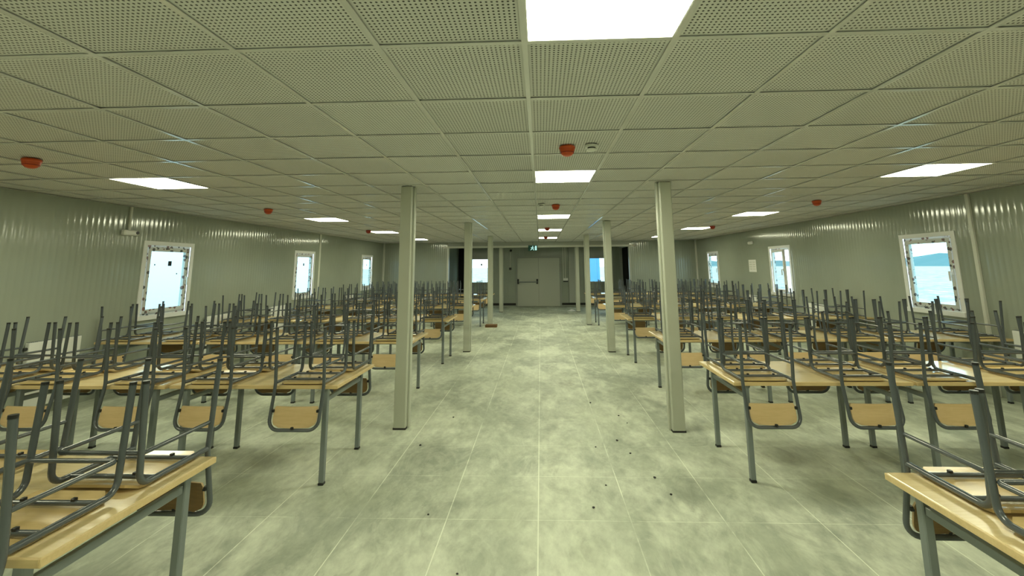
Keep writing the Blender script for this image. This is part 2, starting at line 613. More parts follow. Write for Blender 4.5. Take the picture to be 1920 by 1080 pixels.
WIN_L = [(6.20, 7.14), (10.18, 11.12), (14.10, 15.04)]
WIN_R = [(6.16, 7.09), (10.13, 11.07), (14.16, 15.10)]
WZ = (0.915, 2.065)
C_ = 0.05                                              # casing width
wl = ribbed('wall_left', 'y', XL, 1, YB, YE, 0, CEIL + 0.05, [(a + C_, b - C_, WZ[0] + C_, WZ[1] - C_) for a, b in WIN_L])
wl['label'] = 'glossy pale grey ribbed sheet-metal wall left of the tables'
wr = ribbed('wall_right', 'y', XR, -1, YB, YE, 0, CEIL + 0.05, [(a + C_, b - C_, WZ[0] + C_, WZ[1] - C_) for a, b in WIN_R])
wr['label'] = 'glossy pale grey ribbed sheet-metal wall right of the tables'
ribbed('wall_end_left', 'x', YE, -1, XL, OXL, 0, CEIL + 0.05)['label'] = 'ribbed end wall left of the wide opening'
ribbed('wall_end_right', 'x', YE, -1, OXR, XR, 0, CEIL + 0.05)['label'] = 'ribbed end wall right of the wide opening'
ribbed('wall_behind', 'x', YB, 1, XL, XR, 0, CEIL + 0.05)['label'] = 'ribbed wall behind the viewer'
struct(obj('wall_lintel', MB().box(OXL, OXR, YE, YE + 0.12, OZ, CEIL + 0.05), None, 'wall_plain'), 'plain grey lintel over the wide opening')
# trims of the end wall
struct(obj('trim_1', MB().box(XL, XL + 0.05, YE - 0.05, YE, 0, CEIL), None, 'conduit_white'), 'pale corner trim in the far left corner')
struct(obj('trim_2', MB().box(XR - 0.05, XR, YE - 0.05, YE, 0, CEIL), None, 'conduit_white'), 'pale corner trim in the far right corner')
struct(obj('trim_3', MB().box(XL, XL + 0.012, 11.32, 11.40, 0, CEIL), None, 'conduit_white'), 'pale joint cover strip beside the middle left window')
struct(obj('trim_4', MB().box(OXL - 0.03, OXL + 0.03, YE - 0.02, YE + 0.13, 0, OZ + 0.03), None, 'conduit_white'), 'pale edge trim on the left of the opening')
struct(obj('trim_5', MB().box(OXR - 0.03, OXR + 0.03, YE - 0.02, YE + 0.13, 0, OZ + 0.03), None, 'wall_plain'), 'grey edge trim on the right of the opening')
struct(obj('trim_6', MB().box(OXL - 0.15, OXR + 0.25, YE - 0.018, YE - 0.002, OZ - 0.02, OZ + 0.05), None, 'conduit_white'), 'pale cable trunking along the lintel')

# recess behind the opening
RZ = 2.42
RWL, RWR = (-2.88, -2.22), (2.0, 2.68)
RWZ = (1.0, 1.95)
ribbed('wall_recess_back', 'x', YD, -1, -3.05, 3.36, 0, RZ, [(RWL[0], RWL[1], *RWZ), (RWR[0], RWR[1], *RWZ), (-0.98, 0.82, -0.01, 2.02)])['label'] = 'dim ribbed back wall of the recess with the double door'
struct(obj('wall_recess_left', MB().box(-3.56, -3.46, YE + 0.1, YD, 0, RZ), None, 'wall_sheet'), 'side wall of the recess on the left')
struct(obj('wall_recess_right', MB().box(3.30, 3.40, YE + 0.12, YE + 0.25, 0, RZ).box(3.30, 3.40, YD - 0.06, YD, 0, RZ).box(3.30, 3.40, YE + 0.25, YD - 0.06, RZ - 0.06, RZ), None, 'wall_plain'), 'side wall of the recess with a dark doorway on the right')
struct(obj('ceiling_recess', MB().box(-3.56, 4.6, YE + 0.12, YD + 0.1, RZ, RZ + 0.08), None, 'wall_plain'), 'low plain ceiling of the recess')
# rooms beyond the doorways, their unlit darkness put into near-black walls
struct(obj('wall_side_room', MB().box(4.5, 4.6, YE, YD + 0.1, 0, RZ).box(3.4, 4.5, YD, YD + 0.1, 0, RZ).box(3.4, 4.5, YE + 0.14, YE + 0.2, 0, RZ), None, 'slab_dark'), 'room beyond the right doorway, darkness painted into its walls')
struct(obj('wall_store_room', MB().box(-3.56, -3.05, YD + 0.6, YD + 0.7, 0, RZ).box(-3.66, -3.56, YD, YD + 0.7, 0, RZ).box(-3.05, -2.98, YD + 0.01, YD + 0.7, 0, RZ).box(-3.56, -3.0, YD, YD + 0.7, RZ, RZ + 0.05), None, 'slab_dark'), 'store room beyond the left doorway, darkness painted into its walls')
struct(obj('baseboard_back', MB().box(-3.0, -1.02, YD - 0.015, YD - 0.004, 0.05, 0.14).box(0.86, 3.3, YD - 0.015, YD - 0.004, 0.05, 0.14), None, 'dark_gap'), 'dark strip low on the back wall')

# ------------------------------------------------------------------ windows
def window(idx, along_pts, wallx, inward, handle_side, glass, label, sash_angle=0.0, sticker=None):
    a, b = along_pts
    z0, z1 = WZ
    e = obj('window_%d' % idx, None, None, loc=(wallx, (a + b) / 2, z0))
    struct(e, label)
    hw, H = (b - a) / 2, z1 - z0
    def bx(mb, d0, d1, y0, y1, zz0, zz1):      # d: distance into the room (negative = into the wall)
        xa, xb = sorted((d0 * inward, d1 * inward))
        return mb.box(xa, xb, y0, y1, zz0, zz1)
    cw = 0.062
    obj('casing', bx(MB(), 0.0, 0.012, -hw, hw, H - cw, H), e, 'pvc_white')
    obj('casing', bx(MB(), 0.0, 0.012, -hw, -hw + cw, cw, H - cw), e, 'pvc_white')
    obj('casing', bx(MB(), 0.0, 0.012, hw - cw, hw, cw, H - cw), e, 'pvc_white')
    obj('window_sill', bx(MB(), 0.0, 0.035, -hw, hw, 0, cw), e, 'pvc_white')
    # fixed frame, set back in the wall, wrapped in printed film
    f = MB()
    i0 = hw - cw + 0.01
    zz0, zz1 = cw - 0.01, H - cw + 0.01
    fw = 0.05
    for (y0, y1, p, q) in ((-i0, i0, zz1 - fw, zz1), (-i0, i0, zz0, zz0 + fw), (-i0, -i0 + fw, zz0 + fw, zz1 - fw), (i0 - fw, i0, zz0 + fw, zz1 - fw)):
        bx(f, -0.085, -0.02, y0, y1, p, q)
    obj('window_frame', f, e, 'printed_film')
    # sash with pane
    s = hw - cw - 0.032
    sz0, sz1 = cw + 0.032, H - cw - 0.032
    sf = 0.055
    hinge = -handle_side * s
    sash = MB()
    for (y0, y1, p, q) in ((-s, s, sz1 - sf, sz1), (-s, s, sz0, sz0 + sf), (-s, -s + sf, sz0 + sf, sz1 - sf), (s - sf, s, sz0 + sf, sz1 - sf)):
        bx(sash, -0.045, 0.0, y0 - hinge, y1 - hinge, p, q)
    so = obj('sash', sash, e, 'printed_film' if sash_angle == 0 else 'pvc_white', (0, hinge, 0))
    pane = bx(MB(), -0.026, -0.022, -s + sf - hinge, s - sf - hinge, sz0 + sf, sz1 - sf)
    obj('pane', pane, so, glass)
    hy = handle_side * (s - 0.028) - hinge
    hz = (sz0 + sz1) / 2 + 0.02
    hd = MB()
    bx(hd, 0.0, 0.012, hy - 0.014, hy + 0.014, hz - 0.035, hz + 0.035)
    bx(hd, 0.012, 0.045, hy - 0.008, hy + 0.008, hz - 0.008, hz + 0.008)
    bx(hd, 0.035, 0.050, hy - 0.010, hy + 0.010, hz - 0.12, hz + 0.01)
    obj('handle', hd, so, 'pvc_white')
    if sticker:
        for (sy, sz, w_, h_) in sticker:
            st = bx(MB(), -0.0215, -0.0205, sy - w_ / 2 - hinge, sy + w_ / 2 - hinge, sz - h_ / 2, sz + h_ / 2)
            obj('sticker', st, so, 'screen_dark')
    so.rotation_euler = (0, 0, sash_angle)
    return e
window(1, WIN_L[0], XL, 1, 1, 'window_glass', 'white framed window with printed film, nearest on the left wall', 0, [(0.05, 0.82, 0.065, 0.075), (-0.22, 0.80, 0.02, 0.02), (0.20, 0.66, 0.02, 0.02)])
window(2, WIN_L[1], XL, 1, 1, 'window_glass', 'white framed window, middle of the left wall', 0, [(0.0, 0.82, 0.05, 0.06)])
window(3, WIN_L[2], XL, 1, 1, 'window_glass', 'white framed window, farthest on the left wall', 0, [(0.02, 0.82, 0.05, 0.06)])
window(4, WIN_R[0], XR, -1, -1, 'window_glass', 'white framed window with a view of hills, nearest on the right wall')
window(5, WIN_R[1], XR, -1, -1, 'window_glass_clear', 'white framed window standing ajar, middle of the right wall', -0.16)
window(6, WIN_R[2], XR, -1, -1, 'window_glass', 'white framed window, farthest on the right wall')
def recess_window(idx, xr, label, sticker):
    x0, x1 = xr
    e = obj('window_%d' % idx, None, None, loc=((x0 + x1) / 2, YD, RWZ[0]))
    struct(e, label)
    w, H = (x1 - x0) / 2, RWZ[1] - RWZ[0]
    f = MB()
    for (p, q, r, s) in ((-w - 0.07, w + 0.07, H, H + 0.07), (-w - 0.07, w + 0.07, -0.07, 0), (-w - 0.07, -w, 0, H), (w, w + 0.07, 0, H)):
        f.box(p, q, -0.02, 0.05, r, s)
    obj('window_frame', f, e, 'door_frame_paint')
    pn = obj('pane', MB().box(-w, w, 0.01, 0.014, 0, H), e, 'window_glass_clear')
    if sticker:
        obj('sticker', MB().box(0.03, 0.10, 0.006, 0.009, H - 0.26, H - 0.18), pn, 'leg_grey')
recess_window(7, RWL, 'bright window in the recess left of the door', True)
recess_window(8, RWR, 'window in the recess right of the door, something blue outside', False)

# ------------------------------------------------------------------ double door with panic bar
d = struct(obj('door_1', None, None, loc=(-0.08, YD, 0)), 'grey steel double door with a panic bar at the end of the aisle')
f = MB().box(-0.96, -0.90, -0.05, 0.05, 0, 2.06).box(0.88, 0.94, -0.05, 0.05, 0, 2.06).box(-0.90, 0.88, -0.05, 0.05, 2.0, 2.06)
obj('door_frame', f, d, 'door_frame_paint')
obj('door_leak_backing', MB().box(-0.95, 0.93, 0.032, 0.045, 0, 2.05), d, 'dark_gap')  # added backing sheet, stops outdoor light leaking through the door gaps
lf = obj('door_leaf', MB().cbox(-0.895, -0.008, -0.03, 0.03, 0.01, 1.995), d, 'door_paint')
obj('door_leaf', MB().cbox(-0.004, 0.875, -0.03, 0.03, 0.01, 1.995), d, 'door_paint')
obj('panic_bar', MB().tube([(-0.84, -0.085, 1.00), (-0.06, -0.085, 1.00)], 0.018, 10), lf, 'leg_grey')
for x in (-0.86, -0.07):
    obj('panic_bar_housing', MB().cbox(x - 0.035, x + 0.035, -0.10, -0.03, 0.92, 1.12, 0.01), lf, 'black_plastic')

# ------------------------------------------------------------------ columns
def column(x, y, top, label):
    e = obj('steel_column', None, None, loc=(x, y, 0))
    tag(e, label, 'column', 'steel columns along the aisle')
    side = 1 if x < 0 else -1
    obj('post', MB().cbox(-0.063, 0.063, 0, 0.125, 0.0, top, 0.008), e, 'column_paint')
    a, b = sorted((side * 0.063, side * 0.082))
    obj('edge_lip', MB().cbox(a, b, 0.055, 0.118, 0.0, top, 0.004), e, 'column_paint')
    obj('base_gap', MB().box(-0.066, 0.066, -0.003, 0.128, 0.0, 0.018), e, 'dark_gap')
    return e
for k, y in enumerate((4.71, 8.80, 12.75, 16.30)):
    o = ('nearest', 'second', 'third', 'farthest')[k]
    column(-1.468, y, CEIL if k < 3 else RZ, 'square pale grey steel column left of the aisle, %s from the viewer' % o)
    column(1.347, y - 0.04, CEIL if k < 3 else RZ, 'square pale grey steel column right of the aisle, %s from the viewer' % o)

# ------------------------------------------------------------------ school table
TL, TD, TP = 1.34, 0.75, 1.375
def make_table_meshes():
    M = {}
    M['table_top'] = MB().cbox(-TL / 2, TL / 2, -TD / 2, TD / 2, TH - 0.024, TH, 0.003).mesh('table_top', 'table_laminate')
    eb = MB()
    for s in (-1, 1):
        a, b = sorted((s * TD / 2, s * (TD / 2 + 0.006)))
        eb.cbox(-TL / 2, TL / 2, a, b, TH - 0.028, TH - 0.001, 0.002)
        a, b = sorted((s * TL / 2, s * (TL / 2 + 0.006)))
        eb.cbox(a, b, -TD / 2 - 0.006, TD / 2 + 0.006, TH - 0.028, TH - 0.001, 0.002)
    M['edge_band'] = eb.mesh('edge_band', 'table_edge')
    M['leg'] = MB().cbox(-0.019, 0.019, -0.019, 0.019, 0.018, TH - 0.024, 0.004).mesh('leg', 'leg_grey')
    M['foot_cap'] = MB().cbox(-0.021, 0.021, -0.0205, 0.0205, 0.0, 0.018, 0.003).mesh('foot_cap', 'black_plastic')
    M['end_rail'] = MB().cbox(-0.012, 0.012, -0.31, 0.31, TH - 0.135, TH - 0.100, 0.003).mesh('end_rail', 'leg_grey')
    M['long_rail'] = MB().cbox(-TL / 2 + 0.12, TL / 2 - 0.12, -0.012, 0.012, TH - 0.062, TH - 0.026, 0.003).mesh('long_rail', 'leg_grey')
    return M
TM = make_table_meshes()
def make_table(loc):
    e = obj('school_table', None, None, loc=loc)
    t = obj('table_top', TM['table_top'], e)
    obj('edge_band', TM['edge_band'], t)
    for sx in (-1, 1):
        for sy in (-1, 1):
            l = obj('leg', TM['leg'], e, loc=(sx * 0.567, sy * 0.330, 0))
            obj('foot_cap', TM['foot_cap'], l)
        obj('end_rail', TM['end_rail'], e, loc=(sx * 0.567, 0, 0))
    for sy in (-1, 1):
        obj('long_rail', TM['long_rail'], e, loc=(0, sy * 0.20, 0))
    return e

# ------------------------------------------------------------------ upturned school chair
# local frame: z = 0 is the table top, y = 0 the table edge, +y towards the table's middle
HW = 0.192
TR = 0.0125
FZ = 0.445
def chair_meshes():
    M = {}
    pts = fillet([(-HW, -0.052, FZ), (-HW, -0.021, 0.01), (-HW, -0.082, -0.300), (HW, -0.082, -0.300), (HW, -0.021, 0.01), (HW, -0.052, FZ)],
                 [0.25, 0.075, 0.075, 0.25], 7)
    M['back_frame'] = MB().tube(pts, TR, 10).mesh('back_frame', 'tube_grey')
    for s, nm in ((-1, 'side_frame_a'), (1, 'side_frame_b')):
        x = s * (HW - 0.002)
        pts = fillet([(x, -0.020, 0.026), (x, 0.352, 0.026), (x, 0.372, FZ - 0.005)], 0.05, 7)
        M[nm] = MB().tube(pts, TR, 10).mesh('side_frame', 'tube_grey')
    xr = HW - 0.006
    pts = fillet([(-xr, -0.032, 0.148), (-xr, 0.345, 0.148), (xr, 0.345, 0.148), (xr, -0.032, 0.148)], 0.022, 4)
    M['stretcher'] = MB().tube(pts, 0.0095, 8).mesh('stretcher', 'tube_grey')
    M['seat_bar'] = MB().tube([(-HW + 0.004, 0, 0.028), (HW - 0.004, 0, 0.028)], 0.010, 8).mesh('seat_bar', 'tube_grey')
    M['bolt'] = MB().cbox(-0.008, 0.008, -0.008, 0.008, 0.034, 0.046, 0.002).mesh('bolt', 'black_plastic')
    # moulded plywood seat, lying face down
    nx, ny, w, D = 8, 12, 0.174, 0.362
    V, F = [], []
    for lay in (0, 1):
        for j in range(ny + 1):
            y = D * j / ny - 0.002
            ed = min(y + 0.002, D - 0.002 - y)
            ww = w - 0.04 * (1 - min(1, (ed + 0.002) / 0.045)) ** 2
            z = 0.0
            if y > 0.30:
                z += 0.020 * ((y - 0.30) / 0.06) ** 2
            if y < 0.08:
                z += 0.010 * ((0.08 - y) / 0.08) ** 2
            for i in range(nx + 1):
                u = i / nx * 2 - 1
                V.append((u * ww, y, z + 0.006 * (1 - u * u) * math.sin(PI * min(1, max(0, (y - 0.02) / 0.26))) + 0.001 + lay * 0.011))
    n1 = (nx + 1) * (ny + 1)
    for j in range(ny):
        for i in range(nx):
            a = j * (nx + 1) + i
            F.append((a, a + nx + 1, a + nx + 2, a + 1))
            F.append((n1 + a, n1 + a + 1, n1 + a + nx + 2, n1 + a + nx + 1))
    ring = [i for i in range(nx + 1)] + [j * (nx + 1) + nx for j in range(1, ny + 1)] + [ny * (nx + 1) + i for i in range(nx - 1, -1, -1)] + [j * (nx + 1) for j in range(ny - 1, 0, -1)]
    for k in range(len(ring)):
        a, c = ring[k], ring[(k + 1) % len(ring)]
        F.append((a, c, c + n1, a + n1))
    mb = MB()
    mb.add(V, F, False)
    M['seat'] = mb.mesh('seat', 'seat_ply')
    # plywood backrest, slightly dished, rounded lower corners
    V, F = [], []
    zt, zb, wb = -0.140, -0.284, 0.170
    nx, nz = 10, 8
    for lay in (0, 1):
        for j in range(nz + 1):
            s = j / nz
            z = zt + (zb - zt) * s
            low = max(0.0, (s - 0.62) / 0.38)
            ww = wb - 0.052 * (1 - math.sqrt(max(0, 1 - low * low)))
            if s < 0.1:
                ww -= 0.008 * (1 - s / 0.1)
            yy = -0.0215 - 0.061 * ((-z + 0.01) / 0.31)
            for i in range(nx + 1):
                u = i / nx * 2 - 1
                V.append((u * ww, yy + 0.004 - 0.014 * (1 - u * u) + lay * 0.010, z))
    n1 = (nx + 1) * (nz + 1)
    for j in range(nz):
        for i in range(nx):
            a = j * (nx + 1) + i
            F.append((a, a + nx + 1, a + nx + 2, a + 1))
            F.append((n1 + a, n1 + a + 1, n1 + a + nx + 2, n1 + a + nx + 1))
    ring = [i for i in range(nx + 1)] + [j * (nx + 1) + nx for j in range(1, nz + 1)] + [nz * (nx + 1) + i for i in range(nx - 1, -1, -1)] + [j * (nx + 1) for j in range(nz - 1, 0, -1)]
    for k in range(len(ring)):
        a, c = ring[k], ring[(k + 1) % len(ring)]
        F.append((a, a + n1, c + n1, c))
    mb = MB()
    mb.add(V, F, False)
    M['backrest'] = mb.mesh('backrest', 'back_ply')
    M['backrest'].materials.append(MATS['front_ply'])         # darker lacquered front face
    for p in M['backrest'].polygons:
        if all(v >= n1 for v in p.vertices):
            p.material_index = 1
    M['clip'] = MB().cbox(-0.010, 0.010, -0.012, 0.012, -0.010, 0.010, 0.003).mesh('clip', 'black_plastic')
    M['foot_cap'] = MB().tube([(0, 0, -0.009), (0, 0, 0.003)], 0.0132, 10).mesh('foot_cap', 'black_plastic')
    return M
CM = chair_meshes()
def make_chair(simple=False):
    e = obj('school_chair', None)
    bf = obj('back_frame', CM['back_frame'], e)
    fr = []
    for nm in ('side_frame_a', 'side_frame_b'):
        fr.append(obj('side_frame', CM[nm], e))
    obj('stretcher', CM['stretcher'], e)
    st = obj('seat', CM['seat'], e)
    for y in (0.085, 0.275):
        sb = obj('seat_bar', CM['seat_bar'], e, loc=(0, y, 0))
        if not simple:
            for x in (-0.10, 0.10):
                obj('bolt', CM['bolt'], sb, loc=(x, 0, 0))
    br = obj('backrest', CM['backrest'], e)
    if not simple:
        for x, z, y in ((-0.174, -0.170, -0.055), (0.174, -0.170, -0.055), (0, -0.284, -0.090)):
            obj('clip', CM['clip'], br, loc=(x, y, z))
        for s, k in ((-1, 0), (1, 1)):
            obj('foot_cap', CM['foot_cap'], bf, loc=(s * HW, -0.052, FZ))
            obj('foot_cap', CM['foot_cap'], fr[k], loc=(s * (HW - 0.002), 0.372, FZ - 0.005))
    return e

ROWS_L = (1.857, 3.905, 5.92, 8.10, 10.50, 12.85, 14.95)
ROWS_R = (1.745, 4.010, 5.98, 8.17, 10.55, 12.95, 14.98)
ORD = ('front', 'second', 'third', 'fourth', 'fifth', 'sixth', 'last')
POS = ('aisle', 'middle', 'wall')
used = [False, False]
protos = [None, None]
tproto = [None]
def place_chair(loc, rz, label, simple):
    k = 1 if simple else 0
    if protos[k] is None:
        protos[k] = make_chair(simple)
        c = protos[k]
    else:
        c = copy_tree(protos[k])
    c.location = loc
    c.rotation_euler = (0, 0, rz)
    tag(c, label, 'chair', 'chairs put upside down on the tables')
for side in (-1, 1):
    rows = ROWS_L if side < 0 else ROWS_R
    edge = -1.600 if side < 0 else 1.490
    sname = 'left' if side < 0 else 'right'
    for r, yc in enumerate(rows):
        for t in range(3):
            jit = random.uniform(-0.006, 0.006) if r else 0
            xc = edge + side * (TL / 2 + t * TP)
            yt = yc + (random.uniform(-0.015, 0.015) if t else 0)
            tb = make_table((xc, yt, 0)) if tproto[0] is None else copy_tree(tproto[0])
            tproto[0] = tproto[0] or tb
            tb.location = (xc, yt, 0)
            tag(tb, 'school table with light wood top, %s row %s of aisle, %s' % (ORD[r], sname, ('beside the aisle', 'in the middle', 'by the wall')[t]), 'table', 'school tables in rows')
            for q in range(2):
                dx = (0.272, 1.015)[q] - TL / 2 if t == 0 else (0.250, 1.03)[q] - TL / 2
                x = xc + side * dx + random.uniform(-0.012, 0.012)
                sh = 0.0
                place_chair((x - 0.018 + random.uniform(-0.003, 0.003), yt - TD / 2 - 0.006 + random.uniform(-0.002, 0.0), TH), random.uniform(-0.008, 0.008),
                            'upturned school chair, %s row %s of aisle, %s table, near edge, %s place' % (ORD[r], sname, POS[t], ('inner', 'outer')[q]), r > 4)
                place_chair((x + 0.020 + random.uniform(-0.003, 0.003), yt + TD / 2 + 0.006 + random.uniform(0.0, 0.002), TH), PI + random.uniform(-0.008, 0.008),
                            'upturned school chair, %s row %s of aisle, %s table, far edge, %s place' % (ORD[r], sname, POS[t], ('inner', 'outer')[q]), r > 4)

# ------------------------------------------------------------------ radiators
def radiator(x, y0, y1, inward, label):
    e = obj('panel_radiator', None, None, loc=(x, (y0 + y1) / 2, 0.12))
    tag(e, label, 'radiator', 'white panel radiators on the walls')
    hw = (y1 - y0) / 2
    a, b = sorted((inward * 0.025, inward * 0.075))
    obj('panel', MB().cbox(a, b, -hw, hw, 0, 0.72, 0.006), e, 'radiator_white')
    g = MB()
    n = 14
    for k in range(n):
        y = -hw + (k + 0.5) * 2 * hw / n
        g.box(a + 0.006, b - 0.006, y - 0.012, y + 0.012, 0.72, 0.726)
    obj('top_grille', g, e, 'leg_grey')
    w0, w1 = sorted((0.0, inward * 0.026))
    obj('bracket', MB().box(w0, w1, -hw + 0.05, -hw + 0.09, 0.05, 0.66).box(w0, w1, hw - 0.09, hw - 0.05, 0.05, 0.66), e, 'leg_grey')
    obj('valve', MB().tube([(inward * 0.05, -hw + 0.004, 0.655), (inward * 0.05, -hw - 0.035, 0.655)], 0.018, 10), e, 'black_plastic')
    p0, p1 = sorted((inward * 0.04, inward * 0.06))
    obj('feed_pipe', MB().tube([(inward * 0.05, -hw + 0.03, 0.0), (inward * 0.05, -hw + 0.03, -0.12)], 0.008, 8), e, 'leg_grey')
for k, (a, b) in enumerate(((4.85, 5.42), (7.50, 8.07), (9.30, 9.85), (12.95, 13.5))):
    radiator(XL + 0.004, a, b, 1, 'white panel radiator on the left wall, %s from the viewer' % ('nearest', 'second', 'third', 'fourth')[k])
for k, (a, b) in enumerate(((4.98, 5.56), (9.0, 9.55), (11.75, 12.3))):
    radiator(XR - 0.004, a, b, -1, 'white panel radiator on the right wall, %s from the viewer' % ('nearest', 'second', 'third')[k])

# ------------------------------------------------------------------ alarm sounders, detectors
def sounder(x, y, label, m='orange_plastic'):
    e = obj('alarm_sounder', None, None, loc=(x, y, CEIL - 0.002))
    tag(e, label, 'alarm', 'orange alarm sounders on the ceiling')
    obj('base', MB().lathe([(0.0, 0), (0.058, 0), (0.062, -0.012), (0.058, -0.022), (0, -0.022)], 24), e, m)
    obj('dome', MB().lathe([(0.056, -0.020), (0.055, -0.034), (0.047, -0.054), (0.034, -0.068), (0.016, -0.075), (0.0, -0.076)], 24), e, m)
    obj('slot_ring', MB().lathe([(0.0505, -0.046), (0.0525, -0.046), (0.0500, -0.052), (0.047, -0.052)], 24), e, 'red_dark')
def detector(x, y, label):
    e = obj('smoke_detector', None, None, loc=(x, y, CEIL - 0.002))
    tag(e, label, 'smoke detector', 'white smoke detectors on the ceiling')
    obj('base', MB().lathe([(0, 0), (0.050, 0), (0.050, -0.014), (0.044, -0.018), (0, -0.018)], 24), e, 'white_plastic')
    obj('chamber', MB().lathe([(0.030, -0.017), (0.030, -0.030), (0, -0.030)], 20), e, 'black_plastic')
    obj('cap', MB().lathe([(0.036, -0.029), (0.034, -0.040), (0.020, -0.046), (0, -0.046)], 20), e, 'white_plastic')
sounder(-4.075, 3.27, 'orange alarm sounder on the ceiling at the upper left')
sounder(-4.085, 6.38, 'orange alarm sounder above the left tables, farther one')
sounder(0.213, 3.21, 'orange alarm sounder above the aisle, nearest one')
sounder(0.236, 6.37, 'orange alarm sounder above the aisle, between the second and third lights')
sounder(3.946, 6.33, 'orange alarm sounder above the right tables')
detector(0.393, 3.185, 'white smoke detector beside the nearest aisle sounder')
detector(0.025, 6.25, 'white smoke detector beside the second aisle sounder')
for x, y, l in ((-4.10, 10.3, 'alarm sounder coloured dark as backlit, in front of a left ceiling light'), (0.17, 10.2, 'alarm sounder coloured dark as backlit, in front of the fourth aisle light'),
                (0.17, 13.3, 'alarm sounder coloured dark as backlit, in front of the fifth aisle light'), (4.0, 10.3, 'alarm sounder coloured dark as backlit, in front of a right ceiling light')):
    sounder(x, y, l, 'red_dark')  # orange sounders in darker red, their backlit look put into the colour

# ------------------------------------------------------------------ wall fittings
e = tag(obj('emergency_lamp', None, None, loc=(XL, 5.93, 2.12)), 'white emergency lamp hanging on a conduit on the left wall', 'emergency lamp')
obj('housing', MB().cbox(0.002, 0.07, -0.11, 0.11, 0, 0.075, 0.012), e, 'white_plastic')
obj('lens', MB().tube([(0.066, 0.08, 0.04), (0.078, 0.08, 0.04)], 0.022, 14), e, 'black_plastic')
obj('conduit', MB().cbox(0.002, 0.03, -0.015, 0.015, 0.075, CEIL - 2.125, 0.004), e, 'conduit_white')
tag(obj('cable_trunking', MB().cbox(XR - 0.035, XR - 0.002, 5.872, 5.918, 0.0, CEIL - 0.004, 0.004), None, 'conduit_white'), 'pale vertical cable trunking on the right wall beside the near window', 'trunking')
e = tag(obj('emergency_lamp', None, None, loc=(XR, 11.9, 2.16)), 'small white emergency lamp high on the right wall', 'emergency lamp')
obj('housing', MB().cbox(-0.07, -0.002, -0.11, 0.11, 0, 0.085, 0.02), e, 'white_plastic')
obj('lens', MB().cbox(-0.078, -0.068, -0.08, 0.08, 0.02, 0.065, 0.004), e, 'conduit_white')
e = tag(obj('notice_sheet', MB().box(XR - 0.006, XR - 0.003, 11.76, 12.16, 1.44, 1.76), None, 'paper_white'), 'pale notice sheet taped to the right wall', 'notice')
for k in range(4):
    obj('printed_line', MB().box(XR - 0.0075, XR - 0.0062, 11.80, 11.94, 1.50 + 0.06 * k, 1.53 + 0.06 * k).box(XR - 0.0075, XR - 0.0062, 11.98, 12.12, 1.50 + 0.06 * k, 1.53 + 0.06 * k), e, 'conduit_white')
e = tag(obj('dome_camera', None, None, loc=(3.42, YE - 0.06, 2.38)), 'white dome camera above the right of the opening', 'camera')
obj('mount', MB().tube([(0, 0.056, 0), (0, -0.01, 0)], 0.06, 16), e, 'white_plastic')
obj('dome', MB().lathe([(0.055, 0), (0.05, -0.025), (0.03, -0.045), (0, -0.052)], 18, (0, -0.01, 0)), e, 'white_plastic')
# exit sign
e = tag(obj('exit_sign', None, None, loc=(-0.27, YE - 0.06, 2.20)), 'dark green exit sign with a white running figure over the aisle', 'sign')
obj('sign_body', MB().cbox(-0.17, 0.17, 0, 0.03, 0, 0.20, 0.004), e, 'sign_green')
obj('hanger', MB().box(-0.01, 0.01, 0.01, 0.02, 0.20, CEIL - 2.202), e, 'leg_grey')
pic = MB()
def quad(pts):
    pic.add([(p[0], -0.002, p[1]) for p in pts] + [(p[0], 0.0, p[1]) for p in pts], [(0, 1, 2, 3), (7, 6, 5, 4), (0, 4, 5, 1), (1, 5, 6, 2), (2, 6, 7, 3), (3, 7, 4, 0)])
quad([(-0.02, 0.145), (0.01, 0.145), (0.01, 0.175), (-0.02, 0.175)])
quad([(-0.05, 0.075), (-0.015, 0.07), (0.0, 0.135), (-0.03, 0.14)])
quad([(-0.09, 0.03), (-0.07, 0.02), (-0.02, 0.075), (-0.045, 0.085)])
quad([(-0.02, 0.07), (0.02, 0.05), (0.03, 0.065), (-0.01, 0.09)])
quad([(0.015, 0.015), (0.035, 0.015), (0.035, 0.06), (0.015, 0.06)])
quad([(0.0, 0.11), (0.045, 0.095), (0.05, 0.11), (0.0, 0.13)])
quad([(-0.075, 0.10), (-0.03, 0.12), (-0.03, 0.135), (-0.08, 0.115)])
quad([(0.075, 0.02), (0.14, 0.02), (0.14, 0.18), (0.075, 0.18)])
obj('running_figure', pic, e, 'sign_glow')
# fittings on the back wall of the recess
e = tag(obj('call_point', None, None, loc=(-1.27, YD, 1.50)), 'dark manual call point on the back wall left of the door', 'call point')
obj('box', MB().cbox(-0.05, 0.05, -0.06, -0.004, 0, 0.10, 0.006), e, 'black_plastic')
obj('conduit', MB().cbox(-0.012, 0.012, -0.02, -0.004, 0.10, 0.78, 0.003), e, 'conduit_white')
e = tag(obj('wall_camera', None, None, loc=(-1.24, YD, 2.26)), 'small black camera on the back wall above the call point', 'camera')
obj('arm', MB().tube([(0, -0.004, 0.04), (0, -0.05, 0.04)], 0.02, 10), e, 'black_plastic')
obj('head', MB().lathe([(0, -0.045), (0.03, -0.04), (0.045, -0.01), (0.045, 0.02), (0.03, 0.045), (0, 0.05)], 16, (0, -0.07, 0.04)), e, 'black_plastic')
e = tag(obj('control_box', None, None, loc=(1.03, YD, 0.99)), 'white control box with dark underside on the wall right of the door', 'control box')
obj('cover', MB().cbox(-0.10, 0.10, -0.07, -0.004, 0.05, 0.16, 0.006), e, 'white_plastic')
obj('lower_part', MB().cbox(-0.10, 0.10, -0.075, -0.004, 0.0, 0.05, 0.004), e, 'black_plastic')
